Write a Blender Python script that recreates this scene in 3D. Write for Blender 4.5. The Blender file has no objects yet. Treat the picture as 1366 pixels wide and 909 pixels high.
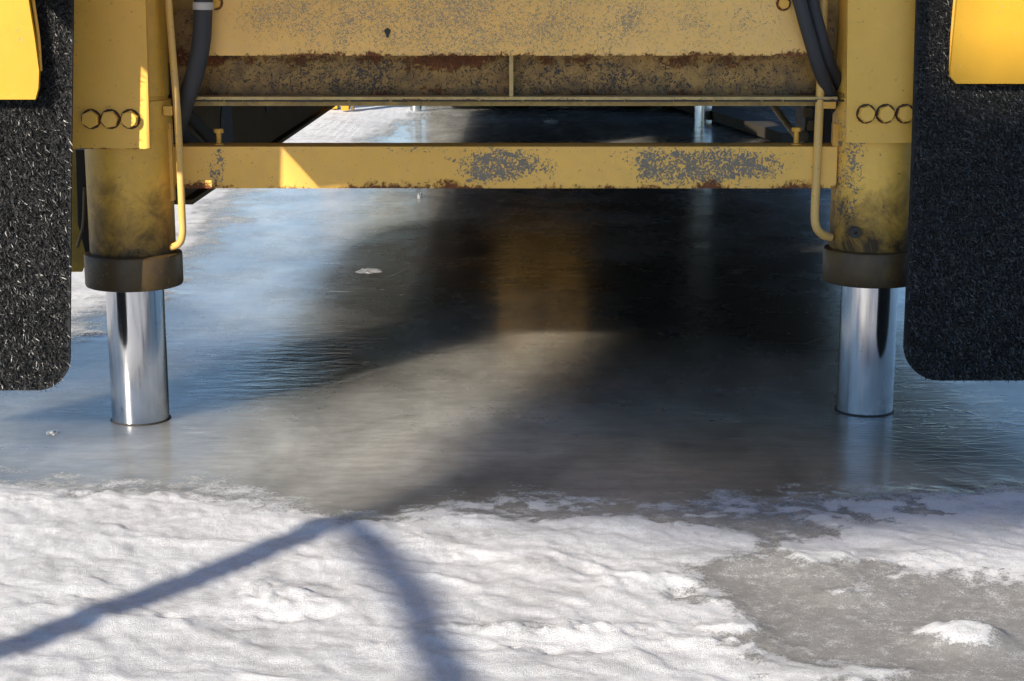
import bpy, bmesh, math, random
import numpy as np
from mathutils import Vector, Matrix
random.seed(7); np.random.seed(7)
S = bpy.context.scene
COL = S.collection
rad = math.radians

# ---------------------------------------------------------------- camera
CAM_H = 1.0; F = 2270.0; TH = math.atan(474.5/F)
cam = bpy.data.cameras.new('camera'); camo = bpy.data.objects.new('camera', cam); COL.objects.link(camo)
cam.sensor_width = 36; cam.lens = F/1366*36; cam.clip_start = 0.05; cam.clip_end = 3000
camo.location = (0, 0, CAM_H); camo.rotation_euler = (math.pi/2-TH, 0, 0)
S.camera = camo
# ---------------------------------------------------------------- sky, sun
SUN_AZ = rad(36); SUN_EL = rad(24)          # light travels +x sin, +y cos
SD = Vector((math.sin(SUN_AZ)*math.cos(SUN_EL), math.cos(SUN_AZ)*math.cos(SUN_EL), -math.sin(SUN_EL)))
w = bpy.data.worlds.new('World'); S.world = w; w.use_nodes = True
nt = w.node_tree; bg = nt.nodes['Background']
sky = nt.nodes.new('ShaderNodeTexSky'); sky.sky_type = 'NISHITA'; sky.sun_disc = False
sky.sun_elevation = SUN_EL; sky.sun_rotation = math.pi+SUN_AZ; sky.air_density = 0.9; sky.dust_density = 0.0; sky.ozone_density = 4.0
nt.links.new(sky.outputs[0], bg.inputs[0]); bg.inputs[1].default_value = 0.10
sun = bpy.data.lights.new('sun', 'SUN'); sun.energy = 4.7; sun.angle = rad(0.5); sun.color = (1.0, .915, .79)
suno = bpy.data.objects.new('sun', sun); COL.objects.link(suno)
suno.rotation_euler = SD.to_track_quat('-Z', 'Y').to_euler(); suno.location = (-6, -8, 6)
vs = S.view_settings; vs.view_transform = 'Standard'; vs.look = 'None'; vs.exposure = 0.98; vs.gamma = 1
S.render.engine = 'CYCLES'
S.cycles.max_bounces = 8; S.cycles.glossy_bounces = 5; S.cycles.diffuse_bounces = 4
S.cycles.sample_clamp_indirect = 6

# ---------------------------------------------------------------- pixel helpers (photo pixels -> metres on a chosen plane)
cT, sT = math.cos(TH), math.sin(TH)
def ray(px, py):
    u = (px-683)/F; v = (454.5-py)/F
    return Vector((u, cT+v*sT, -sT+v*cT))
def at(px, py, Y):
    d = ray(px, py); return Vector((0, 0, CAM_H))+d*(Y/d.y)
def G(px, py):
    d = ray(px, py); return Vector((0, 0, CAM_H))+d*(-CAM_H/d.z)

# ---------------------------------------------------------------- node helpers
class M:
    def __init__(s, name):
        s.m = bpy.data.materials.new(name); s.m.use_nodes = True; s.t = s.m.node_tree; s.n = s.t.nodes
        s.b = s.n['Principled BSDF']
        s.co = s.n.new('ShaderNodeTexCoord').outputs['Object']
    def L(s, a, b): s.t.links.new(a, b)
    def put(s, sock, v):
        if v is None: return
        if isinstance(v, bpy.types.NodeSocket): s.L(v, sock)
        elif isinstance(v, (tuple, list)) and sock.type == 'RGBA': sock.default_value = (*v[:3], 1)
        else: sock.default_value = v
    def map(s, scale=(1,1,1), rot=(0,0,0), loc=(0,0,0), co=None):
        n = s.n.new('ShaderNodeMapping'); s.L(co or s.co, n.inputs[0])
        n.inputs['Scale'].default_value = scale; n.inputs['Rotation'].default_value = rot; n.inputs['Location'].default_value = loc
        return n.outputs[0]
    def noise(s, scale, detail=4, rough=.55, dist=0, co=None, out='Fac'):
        n = s.n.new('ShaderNodeTexNoise'); s.L(co or s.co, n.inputs['Vector'])
        n.inputs['Scale'].default_value = scale; n.inputs['Detail'].default_value = detail
        n.inputs['Roughness'].default_value = rough; n.inputs['Distortion'].default_value = dist
        return n.outputs[out]
    def vor(s, scale, feat='F1', co=None, out='Distance', rnd=1):
        n = s.n.new('ShaderNodeTexVoronoi'); n.feature = feat; s.L(co or s.co, n.inputs['Vector'])
        n.inputs['Scale'].default_value = scale; n.inputs['Randomness'].default_value = rnd; return n.outputs[out]
    def ma(s, op, a, b=None, c=None, clamp=False):
        n = s.n.new('ShaderNodeMath'); n.operation = op; n.use_clamp = clamp
        s.put(n.inputs[0], a); s.put(n.inputs[1], b); s.put(n.inputs[2], c); return n.outputs[0]
    def rr(s, v, a, b, c=0, d=1, smooth=False):
        n = s.n.new('ShaderNodeMapRange'); n.interpolation_type = 'SMOOTHSTEP' if smooth else 'LINEAR'
        s.put(n.inputs[0], v)
        for i, x in enumerate((a, b, c, d)): s.put(n.inputs[i+1], x)
        return n.outputs[0]
    def mix(s, f, a, b):
        n = s.n.new('ShaderNodeMix'); n.data_type = 'RGBA'; s.put(n.inputs[0], f); s.put(n.inputs[6], a); s.put(n.inputs[7], b)
        return n.outputs[2]
    def xyz(s, co=None):
        n = s.n.new('ShaderNodeSeparateXYZ'); s.L(co or s.co, n.inputs[0]); return n.outputs
    def attr(s, name):
        n = s.n.new('ShaderNodeAttribute'); n.attribute_name = name; return n.outputs['Fac']
    def bump(s, h, strength=.3, dist=.01, nrm=None):
        n = s.n.new('ShaderNodeBump'); n.inputs['Strength'].default_value = strength; n.inputs['Distance'].default_value = dist
        s.put(n.inputs['Height'], h); 
        if nrm: s.L(nrm, n.inputs['Normal'])
        return n.outputs[0]
    def blob(s, cx, cz, rx, rz, soft=.35):       # 1 inside an ellipse in x/z of the part
        x, y, z = s.xyz()
        dx = s.ma('DIVIDE', s.ma('SUBTRACT', x, cx), rx); dz = s.ma('DIVIDE', s.ma('SUBTRACT', z, cz), rz)
        d = s.ma('SQRT', s.ma('ADD', s.ma('MULTIPLY', dx, dx), s.ma('MULTIPLY', dz, dz)))
        d = s.ma('ADD', d, s.ma('MULTIPLY', s.ma('SUBTRACT', s.noise(14, 3), .5), .9))
        return s.rr(d, 1-soft, 1+soft, 1, 0)
    def end(s, col=None, rough=None, metal=None, nrm=None, spec=None):
        s.put(s.b.inputs['Base Color'], col); s.put(s.b.inputs['Roughness'], rough); s.put(s.b.inputs['Metallic'], metal)
        s.put(s.b.inputs['Specular IOR Level'], spec)
        if nrm: s.L(nrm, s.b.inputs['Normal'])
        return s.m

YEL = (.72, .375, .042)
def paint(name, base=YEL, blobs=(), all_peel=0.0, rust=(), rust_amt=1.0, grime=(), specks=.35, dust=.35, peel_scale=95, peel_col=(.165, .135, .10), dirt_all=0.0):
    """worn yellow paint. blobs = flaked areas (cx,cz,rx,rz,strength); rust = z of rusty edges (z, height); grime=(z_low,z_high)"""
    s = M(name)
    x, y, z = s.xyz()
    tone = s.noise(3.2, 5, .6)
    c = s.mix(s.rr(tone, .3, .72), tuple(k*.86 for k in base), (base[0]*1.08, base[1]*1.1, base[2]*1.35))
    du = s.noise(38, 6, .65)
    c = s.mix(s.ma('MULTIPLY', s.rr(du, .38, .75), dust), c, (base[0]*.75, base[1]*.82, base[2]*2.0))
    # peel
    amt = None
    for b in blobs:
        v = s.ma('MULTIPLY', s.blob(*b[:4]), b[4])
        amt = v if amt is None else s.ma('MAXIMUM', amt, v)
    pat = s.noise(peel_scale, 3, .5, 1.6)
    big = s.noise(10, 5, .65, .4)
    v = s.ma('ADD', s.ma('MULTIPLY', pat, .70), s.ma('MULTIPLY', big, .30))
    tot = all_peel if amt is None else s.ma('ADD', amt, all_peel)
    pm = s.rr(s.ma('ADD', v, s.ma('MULTIPLY', tot, .165)), .655, .675)
    pc = s.mix(s.noise(60, 3), peel_col, tuple(k*1.55 for k in peel_col))
    # pale curled rim at flake edges
    rim = s.ma('SUBTRACT', s.rr(s.ma('ADD', v, s.ma('MULTIPLY', tot, .165)), .635, .655), pm)
    c = s.mix(s.ma('MULTIPLY', rim, .35), c, (.74, .55, .2))
    c = s.mix(pm, c, pc)
    # small specks
    sp = s.rr(s.noise(120, 2, .5), .70, .73)
    c = s.mix(s.ma('MULTIPLY', sp, specks), c, (.09, .05, .03))
    # rust
    rn = s.noise(95, 8, .8, .4); rn2 = s.noise(9, 3)
    rm = None
    for (zr, hr) in rust:
        d = s.rr(s.ma('ABSOLUTE', s.ma('SUBTRACT', z, zr)), 0, hr, 1, 0)
        q = s.ma('ADD', s.ma('MULTIPLY', d, .26), s.ma('ADD', s.ma('MULTIPLY', rn, .8), s.ma('MULTIPLY', s.ma('SUBTRACT', rn2, .5), .6*rust_amt)))
        q = s.rr(q, .63, .70)
        q = s.ma('MULTIPLY', q, s.rr(d, 0, .12))
        rm = q if rm is None else s.ma('MAXIMUM', rm, q)
    if rm is not None:
        rc = s.mix(s.noise(110, 4), (.24, .070, .018), (.055, .024, .013))
        c = s.mix(rm, c, rc)
    rough = s.rr(du, .3, .7, .38, .55)
    if rm is not None: rough = s.ma('ADD', rough, s.ma('MULTIPLY', rm, .35))
    # grime towards a height
    for (z0, z1, k) in grime:
        g = s.rr(z, z0, z1, 1, 0)
        g = s.rr(s.ma('ADD', s.ma('MULTIPLY', g, 1.0), s.ma('MULTIPLY', s.ma('SUBTRACT', s.noise(11, 6, .7, .6), .5), 1.6)), .25, .95)
        c = s.mix(s.ma('MULTIPLY', g, k), c, (.018, .014, .010))
    if dirt_all:
        dd = s.rr(s.noise(26, 7, .75, .5), .38, .66)
        c = s.mix(s.ma('MULTIPLY', dd, dirt_all), c, (.045, .026, .015))
    h = s.ma('ADD', s.ma('MULTIPLY', pm, -1.0), s.ma('MULTIPLY', s.noise(160, 3), .25))
    if rm is not None: h = s.ma('ADD', h, s.ma('MULTIPLY', s.ma('MULTIPLY', rm, rn), 1.5))
    return s.end(c, rough, 0, s.bump(h, .6, .0012), .35)

def simple(name, col, rough=.6, metal=0, var=.3, scale=30, bump=.3, dist=.002):
    s = M(name); n = s.noise(scale, 6, .65)
    c = s.mix(n, tuple(k*(1-var) for k in col), tuple(k*(1+var) for k in col))
    return s.end(c, s.rr(n, .3, .7, max(rough-.1, .02), rough+.1), metal, s.bump(n, bump, dist))

# ---------------------------------------------------------------- mesh helpers
def tag(o, label=None, cat=None, group=None, kind=None):
    if label: o['label'] = label
    if cat: o['category'] = cat
    if group: o['group'] = group
    if kind: o['kind'] = kind
    return o
def mesh_obj(name, bm, mat, parent=None, smooth=False, bevel=0):
    if bevel:
        bmesh.ops.bevel(bm, geom=[e for e in bm.edges if e.calc_face_angle(0) > .5], offset=bevel, segments=2, affect='EDGES', profile=.6)
    bmesh.ops.recalc_face_normals(bm, faces=bm.faces)
    me = bpy.data.meshes.new(name); bm.to_mesh(me); bm.free()
    if smooth:
        for p in me.polygons: p.use_smooth = True
        try: me.set_sharp_from_angle(angle=rad(38))
        except Exception: pass
    me.materials.append(mat)
    o = bpy.data.objects.new(name, me); COL.objects.link(o)
    if parent is not None:
        o.parent = parent; o.location = -off(parent)
    return o
def off(p):          # world offset of a parent's origin
    v = Vector(p.location)
    while p.parent: p = p.parent; v = v+Vector(p.location)
    return v
def empty(name, loc, **k):
    o = bpy.data.objects.new(name, None); COL.objects.link(o); o.location = loc; o.empty_display_size = .1
    return o
def add_box(bm, a, b):
    (x0, y0, z0), (x1, y1, z1) = a, b
    v = [bm.verts.new(p) for p in ((x0,y0,z0),(x1,y0,z0),(x1,y1,z0),(x0,y1,z0),(x0,y0,z1),(x1,y0,z1),(x1,y1,z1),(x0,y1,z1))]
    for f in ((0,3,2,1),(4,5,6,7),(0,1,5,4),(1,2,6,5),(2,3,7,6),(3,0,4,7)): bm.faces.new([v[i] for i in f])
def box(a, b): bm = bmesh.new(); add_box(bm, a, b); return bm
def add_prism(bm, pts, Y0, Y1):    # polygon in (x,z), extruded in y
    A = [bm.verts.new((p[0], Y0, p[1])) for p in pts]; B = [bm.verts.new((p[0], Y1, p[1])) for p in pts]
    n = len(pts); bm.faces.new(A); bm.faces.new(B[::-1])
    for i in range(n): bm.faces.new((A[i], B[i], B[(i+1) % n], A[(i+1) % n]))
def prism(pts, Y0, Y1): bm = bmesh.new(); add_prism(bm, pts, Y0, Y1); return bm
def lathe(cx, cy, prof, n=64, bm=None):
    bm = bm or bmesh.new(); rings = []
    for (r, z) in prof:
        rings.append([bm.verts.new((cx+r*math.cos(2*math.pi*i/n), cy+r*math.sin(2*math.pi*i/n), z)) for i in range(n)])
    for a, b in zip(rings, rings[1:]):
        for i in range(n): bm.faces.new((a[i], a[(i+1) % n], b[(i+1) % n], b[i]))
    bm.faces.new(rings[0][::-1]); bm.faces.new(rings[-1]); return bm
def catmull(pts, sub=8):
    P = [Vector(p) for p in pts]; P = [P[0]*2-P[1]]+P+[P[-1]*2-P[-2]]; out = []
    for i in range(1, len(P)-2):
        for k in range(sub):
            t = k/sub; a, b, c, d = P[i-1:i+3]
            out.append(.5*((2*b)+(c-a)*t+(2*a-5*b+4*c-d)*t*t+(3*b-a-3*c+d)*t**3))
    out.append(P[-2]); return out
def tube(pts, r, n=16, bm=None, sub=8):
    bm = bm or bmesh.new(); P = catmull(pts, sub); rings = []; up = Vector((0, 1, .01)).normalized()
    for i, p in enumerate(P):
        t = (P[min(i+1, len(P)-1)]-P[max(i-1, 0)]).normalized()
        a = t.cross(up).normalized(); b = t.cross(a)
        rr = r(i/(len(P)-1)) if callable(r) else r
        rings.append([bm.verts.new(p+(a*math.cos(2*math.pi*k/n)+b*math.sin(2*math.pi*k/n))*rr) for k in range(n)])
    for a, b in zip(rings, rings[1:]):
        for i in range(n): bm.faces.new((a[i], a[(i+1) % n], b[(i+1) % n], b[i]))
    bm.faces.new(rings[0][::-1]); bm.faces.new(rings[-1]); return bm

# ================================================================ GROUND
def vnoise(x, y, seed=0):
    rng = np.random.RandomState(seed); T = rng.rand(256, 256)
    xi = np.floor(x).astype(int); yi = np.floor(y).astype(int); fx = x-xi; fy = y-yi
    fx = fx*fx*fx*(fx*(fx*6-15)+10); fy = fy*fy*fy*(fy*(fy*6-15)+10)
    g = lambda a, b: T[a % 256, b % 256]
    return (g(xi,yi)*(1-fx)+g(xi+1,yi)*fx)*(1-fy)+(g(xi,yi+1)*(1-fx)+g(xi+1,yi+1)*fx)*fy
def fbm(x, y, f, o=5, seed=0, gain=.5):
    r = 0; a = 1; t = 0
    for k in range(o):
        r = r+a*(vnoise(x*f+31.7*k, y*f+17.3*k, seed+k)-.5); t += a; f *= 2.03; a *= gain
    return r/t*2
def axis(lo, fine_lo, fine_hi, hi, d, grow):
    a = list(np.arange(fine_lo, fine_hi, d)); s = d; v = a[-1]
    while v < hi: s *= grow; v += s; a.append(v)
    s = d; v = fine_lo; pre = []
    while v > lo: s *= grow; v -= s; pre.append(v)
    return np.array(pre[::-1]+a)
gx = axis(-900, -1.35, 1.35, 900, .0055, 1.05)
gy = axis(-600, 2.25, 3.9, 900, .0052, 1.018)
XX, YY = np.meshgrid(gx, gy)
def poly_y(pts, X):         # boundary Y as a function of X from photo pixels
    P = sorted([(G(*p).x, G(*p).y) for p in pts]); return np.interp(X, [p[0] for p in P], [p[1] for p in P])
yb = poly_y([(-400,640),(0,645),(120,652),(290,652),(380,672),(450,690),(520,695),(600,676),(700,670),(850,678),(960,668),(1100,662),(1250,656),(1366,652),(1700,652)], XX)
n1 = fbm(XX*.8, YY*1.5, 3.0, 5, 3); n2 = fbm(XX, YY*1.3, 14, 4, 11); n3 = fbm(XX, YY, 50, 3, 23)
mask = np.clip((yb-YY)/.10+n2*.9+n3*.5, -1.5, 1.5)      # >0 snow, <0 ice
def pblob(px, py, rx, ry):   # elliptic bump measured in photo pixels, evaluated on the ground
    c = G(px, py); a = G(px+rx, py); b = G(px, py-ry); b2 = G(px, py+ry)
    ex = abs(a.x-c.x); ey = np.where(YY > c.y, abs(b.y-c.y), abs(b2.y-c.y))
    return np.exp(-(((XX-c.x)/ex)**2+((YY-c.y)/ey)**2))
# bare slush / ice areas inside the snow
bare = 0
for (px, py, rx, ry, k) in [(1190,815,200,55,2.6),(1240,885,200,60,2.8),(1366,840,90,60,2.4),(1030,735,26,22,1.3),(985,775,60,24,1.5),(1350,775,40,14,1.2),(1010,795,70,45,1.5),(1080,870,60,40,1.0),(905,800,22,14,1.3),(960,700,90,16,1.5),
                            (1075,708,80,30,1.6),(760,684,110,10,1.3),(1230,690,100,16,1.0),(1340,700,60,18,.9),(1130,760,40,10,.6),(690,690,60,12,.8),(500,680,60,12,.4),(620,712,40,8,.5),
                            (230,735,140,10,.35),(60,710,90,9,.35),(560,770,60,10,.3)]:
    bare = bare+pblob(px, py, rx, ry)*k
for (px, py, rx, ry, k) in [(1290,855,60,18,4.2),(1180,905,60,10,1.6),(1130,800,40,6,1.2),(1180,745,190,16,1.3),(1110,905,40,8,1.0),(1340,760,50,14,1.0)]:
    bare = bare-pblob(px, py, rx, ry)*k
snow = mask-bare*1.05+n1*.35+(n2*1.5+n1*.9)*np.clip(bare,0,1)+n3*.9*np.clip(bare,0,1)
# far left snow bank, far field
bl = np.interp(YY, [3.5,4.4,4.9,6,7,8,9.5,11,13,16,40], [-2.6,-1.75,-1.27,-1.22,-1.27,-1.32,-1.2,-.95,-.75,-.8,-.6])
sfar = np.clip((bl-XX)/.16+n2*.8+n1*.9, -1.5, 1.5)
bf = np.clip((YY-15.2-.5*n1)/.5, -1.5, 1.5)
sr = np.clip((XX-4.2+n1)/.4, -1.5, 1.5)
snow = np.maximum(np.maximum(snow, sfar), np.maximum(bf, sr))
snow = np.clip(snow, -1.5, 1.5)
near = np.clip((5.5-YY)/2.5, 0, 1)
sm = 1/(1+np.exp(-snow*3.2))
hN = fbm(XX*.8+.3*YY, YY*.7, 2.2, 4, 41); hM = fbm(XX*.9+.55*YY+.25*n1, YY*.60, 8, 5, 51); hF = fbm(XX+.3*YY, YY*.7, 34, 4, 61)
ridge = 1-np.abs(fbm(XX*.7+.6*YY, YY*.7, 4.6, 4, 71))*2.2
maskH = np.clip((yb-YY)/.12, -1.5, 1.5); snowH = np.maximum(maskH-bare*.6, np.maximum(sfar, np.maximum(bf, sr))); smH = 1/(1+np.exp(-snowH*3.2)); H = smH*(.010+.012*hN+.0058*hM+.0034*hF+.010*np.clip(ridge-.55, 0, 1))
# broken crust and footprints traced in the photo
def bumpat(px, py, rx, ry, h):
    return pblob(px, py, rx, ry)*h
for a in [(375,800,50,14,.020),(345,785,30,9,.012),(395,822,55,7,-.016),(430,812,40,6,.010),(335,835,30,7,-.008),(780,765,34,26,-.008),(735,755,34,30,.007),(815,790,30,12,.014),
          (900,798,26,9,-.016),(880,780,50,7,.012),(720,850,160,10,.020),(700,872,160,7,-.014),(960,870,80,9,.014),(1290,852,55,14,.014),(600,745,26,10,-.012),(555,730,26,10,.012),
          (40,675,60,8,.012),(200,668,90,7,.012),(470,708,60,8,.010),(150,830,40,6,.008),(230,822,60,6,-.008),(830,705,70,9,.014),(640,700,60,7,.010),(990,850,80,12,.012),
          (1160,752,170,9,.012),(520,870,80,8,.010),(80,800,70,8,-.007)]:
    H = H+bumpat(*a)*np.clip(smH*1.2, 0, 1)*(.6+.35*n2+.5*n3)
# ice: nearly level with faint swells
swell = fbm(XX*.7, YY*.35, 2.6, 3, 81)*.0013+fbm(XX*1.0, YY*.8, 9, 3, 91)*.00035
hole = -pblob(385, 492, 80, 26)*.0035-pblob(720, 372, 80, 22)*.002
H = H+(1-smH)*(swell+hole)
cloud_and_light = np.clip(.45+.5*fbm(XX*.8, YY*.6, 2.3, 5, 101), 0, 1)      # milkiness of the ice, plus sunlit and shaded patches painted in below
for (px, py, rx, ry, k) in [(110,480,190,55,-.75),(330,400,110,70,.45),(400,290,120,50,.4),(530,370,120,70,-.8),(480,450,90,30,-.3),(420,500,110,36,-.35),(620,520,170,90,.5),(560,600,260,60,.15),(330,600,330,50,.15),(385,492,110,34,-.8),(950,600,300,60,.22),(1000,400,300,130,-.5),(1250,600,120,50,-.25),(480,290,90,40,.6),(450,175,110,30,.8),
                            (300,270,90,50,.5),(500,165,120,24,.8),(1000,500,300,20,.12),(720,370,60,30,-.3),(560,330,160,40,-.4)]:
    cloud_and_light = cloud_and_light+pblob(px, py, rx, ry)*k
cloud_and_light = np.clip(cloud_and_light, 0, 1)
rip = np.clip(pblob(1300, 580, 150, 70)*1.1+pblob(1180,560,60,60)*.6, 0, 1)
sharp = np.clip(pblob(385,492,110,36)+pblob(720,372,110,50)*1.3+.6*pblob(470,290,110,50)+.5*pblob(560,560,200,50), 0, 1)
nx, ny = len(gx), len(gy)
co = np.stack([XX, YY, H], -1).reshape(-1, 3).astype(np.float32)
idx = np.arange(nx*ny).reshape(ny, nx)
quads = np.stack([idx[:-1,:-1], idx[:-1,1:], idx[1:,1:], idx[1:,:-1]], -1).reshape(-1, 4).astype(np.int32)
me = bpy.data.meshes.new('ground')
me.vertices.add(nx*ny); me.vertices.foreach_set('co', co.ravel())
nq = len(quads); me.loops.add(nq*4); me.loops.foreach_set('vertex_index', quads.ravel())
me.polygons.add(nq); me.polygons.foreach_set('loop_start', np.arange(0, nq*4, 4, dtype=np.int32))
me.polygons.foreach_set('use_smooth', np.ones(nq, dtype=bool))
me.update()
shade_tint = np.clip(pblob(1000,610,330,70)*1.2+pblob(900,450,260,80)*.8, 0, 1)  # warm patch painted over the shaded ice to offset blue sky light
slu = np.clip((yb-YY)/.10+.25+n2*.35, 0, 1)*np.clip((3.9-YY)/.3, 0, 1)
for nm, arr in (('slush', slu), ('tint', shade_tint), ('snow', snow), ('cloud', cloud_and_light), ('rip', rip), ('sharp', sharp)):
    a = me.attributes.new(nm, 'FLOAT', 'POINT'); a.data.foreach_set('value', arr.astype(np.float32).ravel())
g = M('ice_and_snow')
at_s = g.attr('snow'); at_c = g.attr('cloud'); at_r = g.attr('rip'); at_h = g.attr('sharp')
fine = g.noise(130, 5, .7); grain = g.noise(420, 3, .8)
mid = g.noise(34, 6, .75, .1)
sv = g.ma('ADD', at_s, g.ma('ADD', g.ma('MULTIPLY', g.ma('SUBTRACT', fine, .5), 2.6), g.ma('ADD', g.ma('MULTIPLY', g.ma('SUBTRACT', mid, .5), 2.0), g.ma('MULTIPLY', g.ma('SUBTRACT', grain, .5), 2.4))))
sf = g.rr(sv, -.35, .45)
x, y, z = g.xyz()
# how close to the snow: slush, grey and matte
slush = g.rr(g.ma('ADD', g.attr('slush'), g.ma('MULTIPLY', g.ma('SUBTRACT', mid, .5), 1.2)), .15, .75)
# ice
mm = g.noise(3.2, 6, .62, .5, co=g.map((1, .55, 1)))
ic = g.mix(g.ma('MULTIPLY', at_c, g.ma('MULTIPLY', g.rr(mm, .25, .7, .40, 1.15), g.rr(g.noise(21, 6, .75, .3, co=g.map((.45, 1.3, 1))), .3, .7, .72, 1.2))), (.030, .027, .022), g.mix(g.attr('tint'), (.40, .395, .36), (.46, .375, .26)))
fl = g.rr(g.noise(38, 5, .7, 0, co=g.map((.6, 1.6, 1))), .62, .8)
ic = g.mix(g.ma('MULTIPLY', fl, .25), ic, (.42, .42, .40))
fk = g.rr(g.noise(26, 5, .8, .8, co=g.map((.28, 1.7, 1), (0, 0, .12))), .62, .66)
fk = g.ma('MULTIPLY', fk, g.rr(g.noise(2.2, 3, .6), .45, .62))
ic = g.mix(g.ma('MULTIPLY', fk, .7), ic, (.55, .55, .53))
ck = g.rr(g.vor(2.1, 'DISTANCE_TO_EDGE', co=g.map((.7, 1.5, 1), (0, 0, .5))), .0, .006, 1, 0)
ck = g.ma('MULTIPLY', ck, g.rr(g.noise(3.1, 4, .6), .50, .60))
ic = g.mix(g.ma('MULTIPLY', ck, .12), ic, (.48, .48, .46))
sl = g.mix(g.noise(90, 6, .75), (.09, .087, .08), (.38, .375, .355))
sl = g.mix(g.rr(g.ma('ADD', g.ma('MULTIPLY', grain, .55), g.ma('MULTIPLY', mid, .45)), .52, .60), sl, (.60, .595, .57))
sl = g.mix(g.ma('MULTIPLY', g.rr(g.noise(11, 6, .7), .4, .65), .6), sl, (.20, .19, .17))
ic = g.mix(slush, ic, sl)
# snow
sn = g.mix(g.rr(g.noise(9, 6, .7), .3, .75), (.90, .90, .90), (.78, .775, .77))
sn = g.mix(g.rr(fine, .60, .78), sn, (.45, .44, .43))
sn = g.mix(g.rr(g.noise(6, 7, .75, .3, co=g.map((.7, 1.4, 1), (0, 0, .3), (3, 1, 0))), .50, .72), sn, (.47, .465, .45))
sn = g.mix(g.rr(g.noise(260, 3, .75), .42, .58, .20, 0), sn, (.40, .40, .40))
sn = g.mix(g.rr(grain, .40, .60, .16, 0), sn, (.36, .36, .36))
cr = g.rr(g.noise(18, 7, .8, .2, co=g.map((1, .6, 1), (0, 0, .4))), .53, .66)
sn = g.mix(g.ma('MULTIPLY', cr, .28), sn, (.40, .395, .38))
sparkle = g.rr(g.noise(620, 1, .5), .70, .74)
sn = g.mix(sparkle, sn, (.97, .97, .97))  # sparkle glints painted in as near-white specks
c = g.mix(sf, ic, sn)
ir = g.rr(g.noise(5, 5, .7, 0, co=g.map((.8, .6, 1))), .3, .75, .17, .36)
ir = g.ma('ADD', ir, g.rr(y, 4.4, 3.4, 0, .10))
ir = g.ma('ADD', ir, g.ma('MULTIPLY', slush, .28))
ro = g.rr(sf, 0, 1, ir, .62)
# bump
rn = g.noise(17, 4, .55, .4, co=g.map((.55, 1.5, 1), (0, 0, .15)))
rn2 = g.noise(55, 3, .5, .2, co=g.map((.5, 1.5, 1), (0, 0, -.1)))
scr = g.vor(24, 'DISTANCE_TO_EDGE', co=g.map((.35, 1.35, 1), (0, 0, .35)))
scr = g.rr(scr, 0, .05, 1, 0)
ib = g.ma('ADD', g.ma('MULTIPLY', rn, .34), g.ma('ADD', g.ma('MULTIPLY', rn2, .16), g.ma('MULTIPLY', g.ma('MULTIPLY', scr, at_r), .22)))
ib = g.ma('ADD', ib, g.ma('MULTIPLY', g.ma('MULTIPLY', at_h, rn), 1.4))
ib = g.ma('ADD', ib, g.ma('MULTIPLY', slush, g.ma('MULTIPLY', g.noise(260, 4, .8), 1.0)))
sb = g.ma('ADD', g.ma('MULTIPLY', fine, 1.1), g.ma('ADD', g.ma('ADD', g.ma('MULTIPLY', grain, 2.2), g.ma('MULTIPLY', g.noise(800, 2, .7), 1.3)), g.ma('MULTIPLY', g.noise(45, 4, .6), 1.0)))
hh = g.ma('ADD', g.ma('MULTIPLY', g.ma('SUBTRACT', 1, sf), ib), g.ma('MULTIPLY', sf, sb))
nb = g.bump(hh, .9, .0028)
gmat = g.end(c, ro, 0, nb, .5)
g.put(g.b.inputs['IOR'], 1.31)
g.b.subsurface_method = 'BURLEY'
g.put(g.b.inputs['Subsurface Weight'], g.ma('MULTIPLY', g.ma('SUBTRACT', 1, g.ma('MULTIPLY', sf, .85)), g.ma('SUBTRACT', 1, g.ma('MULTIPLY', slush, .6))))
g.b.inputs['Subsurface Radius'].default_value = (1, 1, 1); g.put(g.b.inputs['Subsurface Scale'], g.rr(sf, 0, 1, .32, .008))
g.put(g.b.inputs['Coat Weight'], g.ma('MULTIPLY', g.ma('MULTIPLY', g.ma('SUBTRACT', 1, sf), g.ma('SUBTRACT', 1, slush)), .22))
g.put(g.b.inputs['Coat Roughness'], .10); g.put(g.b.inputs['Coat IOR'], 1.31); g.L(g.bump(hh, .6, .0016), g.b.inputs['Coat Normal'])
me.materials.append(gmat)
go = bpy.data.objects.new('ground', me); COL.objects.link(go); tag(go, kind='structure')

# ================================================================ MATERIALS
mpaint = paint('yellow_paint', specks=.5)
mplate = paint('yellow_plate_paint', base=(.72, .41, .065), specks=.35, dust=.25, blobs=())
mfender = paint('glossy_yellow_fender', base=(.50, .265, .012), specks=.15, dust=.05)
mblack = simple('black_rubber', (.012, .012, .013), .55, 0, .4, 90, .5)
mhose = simple('braided_hose', (.030, .030, .031), .7, 0, .5, 220, .8, .001)
mdark = simple('greasy_steel', (.022, .018, .014), .6, 0, .6, 25, .5)
mbrown = paint('grimy_brown_yellow', base=(.17, .115, .035), specks=.7, dirt_all=.75, dust=.2)
msteel = simple('bare_steel', (.30, .29, .28), .4, .8, .3, 60, .3)

# ================================================================ THE MACHINE
veh = empty('heavy_vehicle', (0, 3.95, 0))
tag(veh, 'yellow heavy vehicle with flaking paint held up on chrome jack legs over the ice', 'vehicle')

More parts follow.
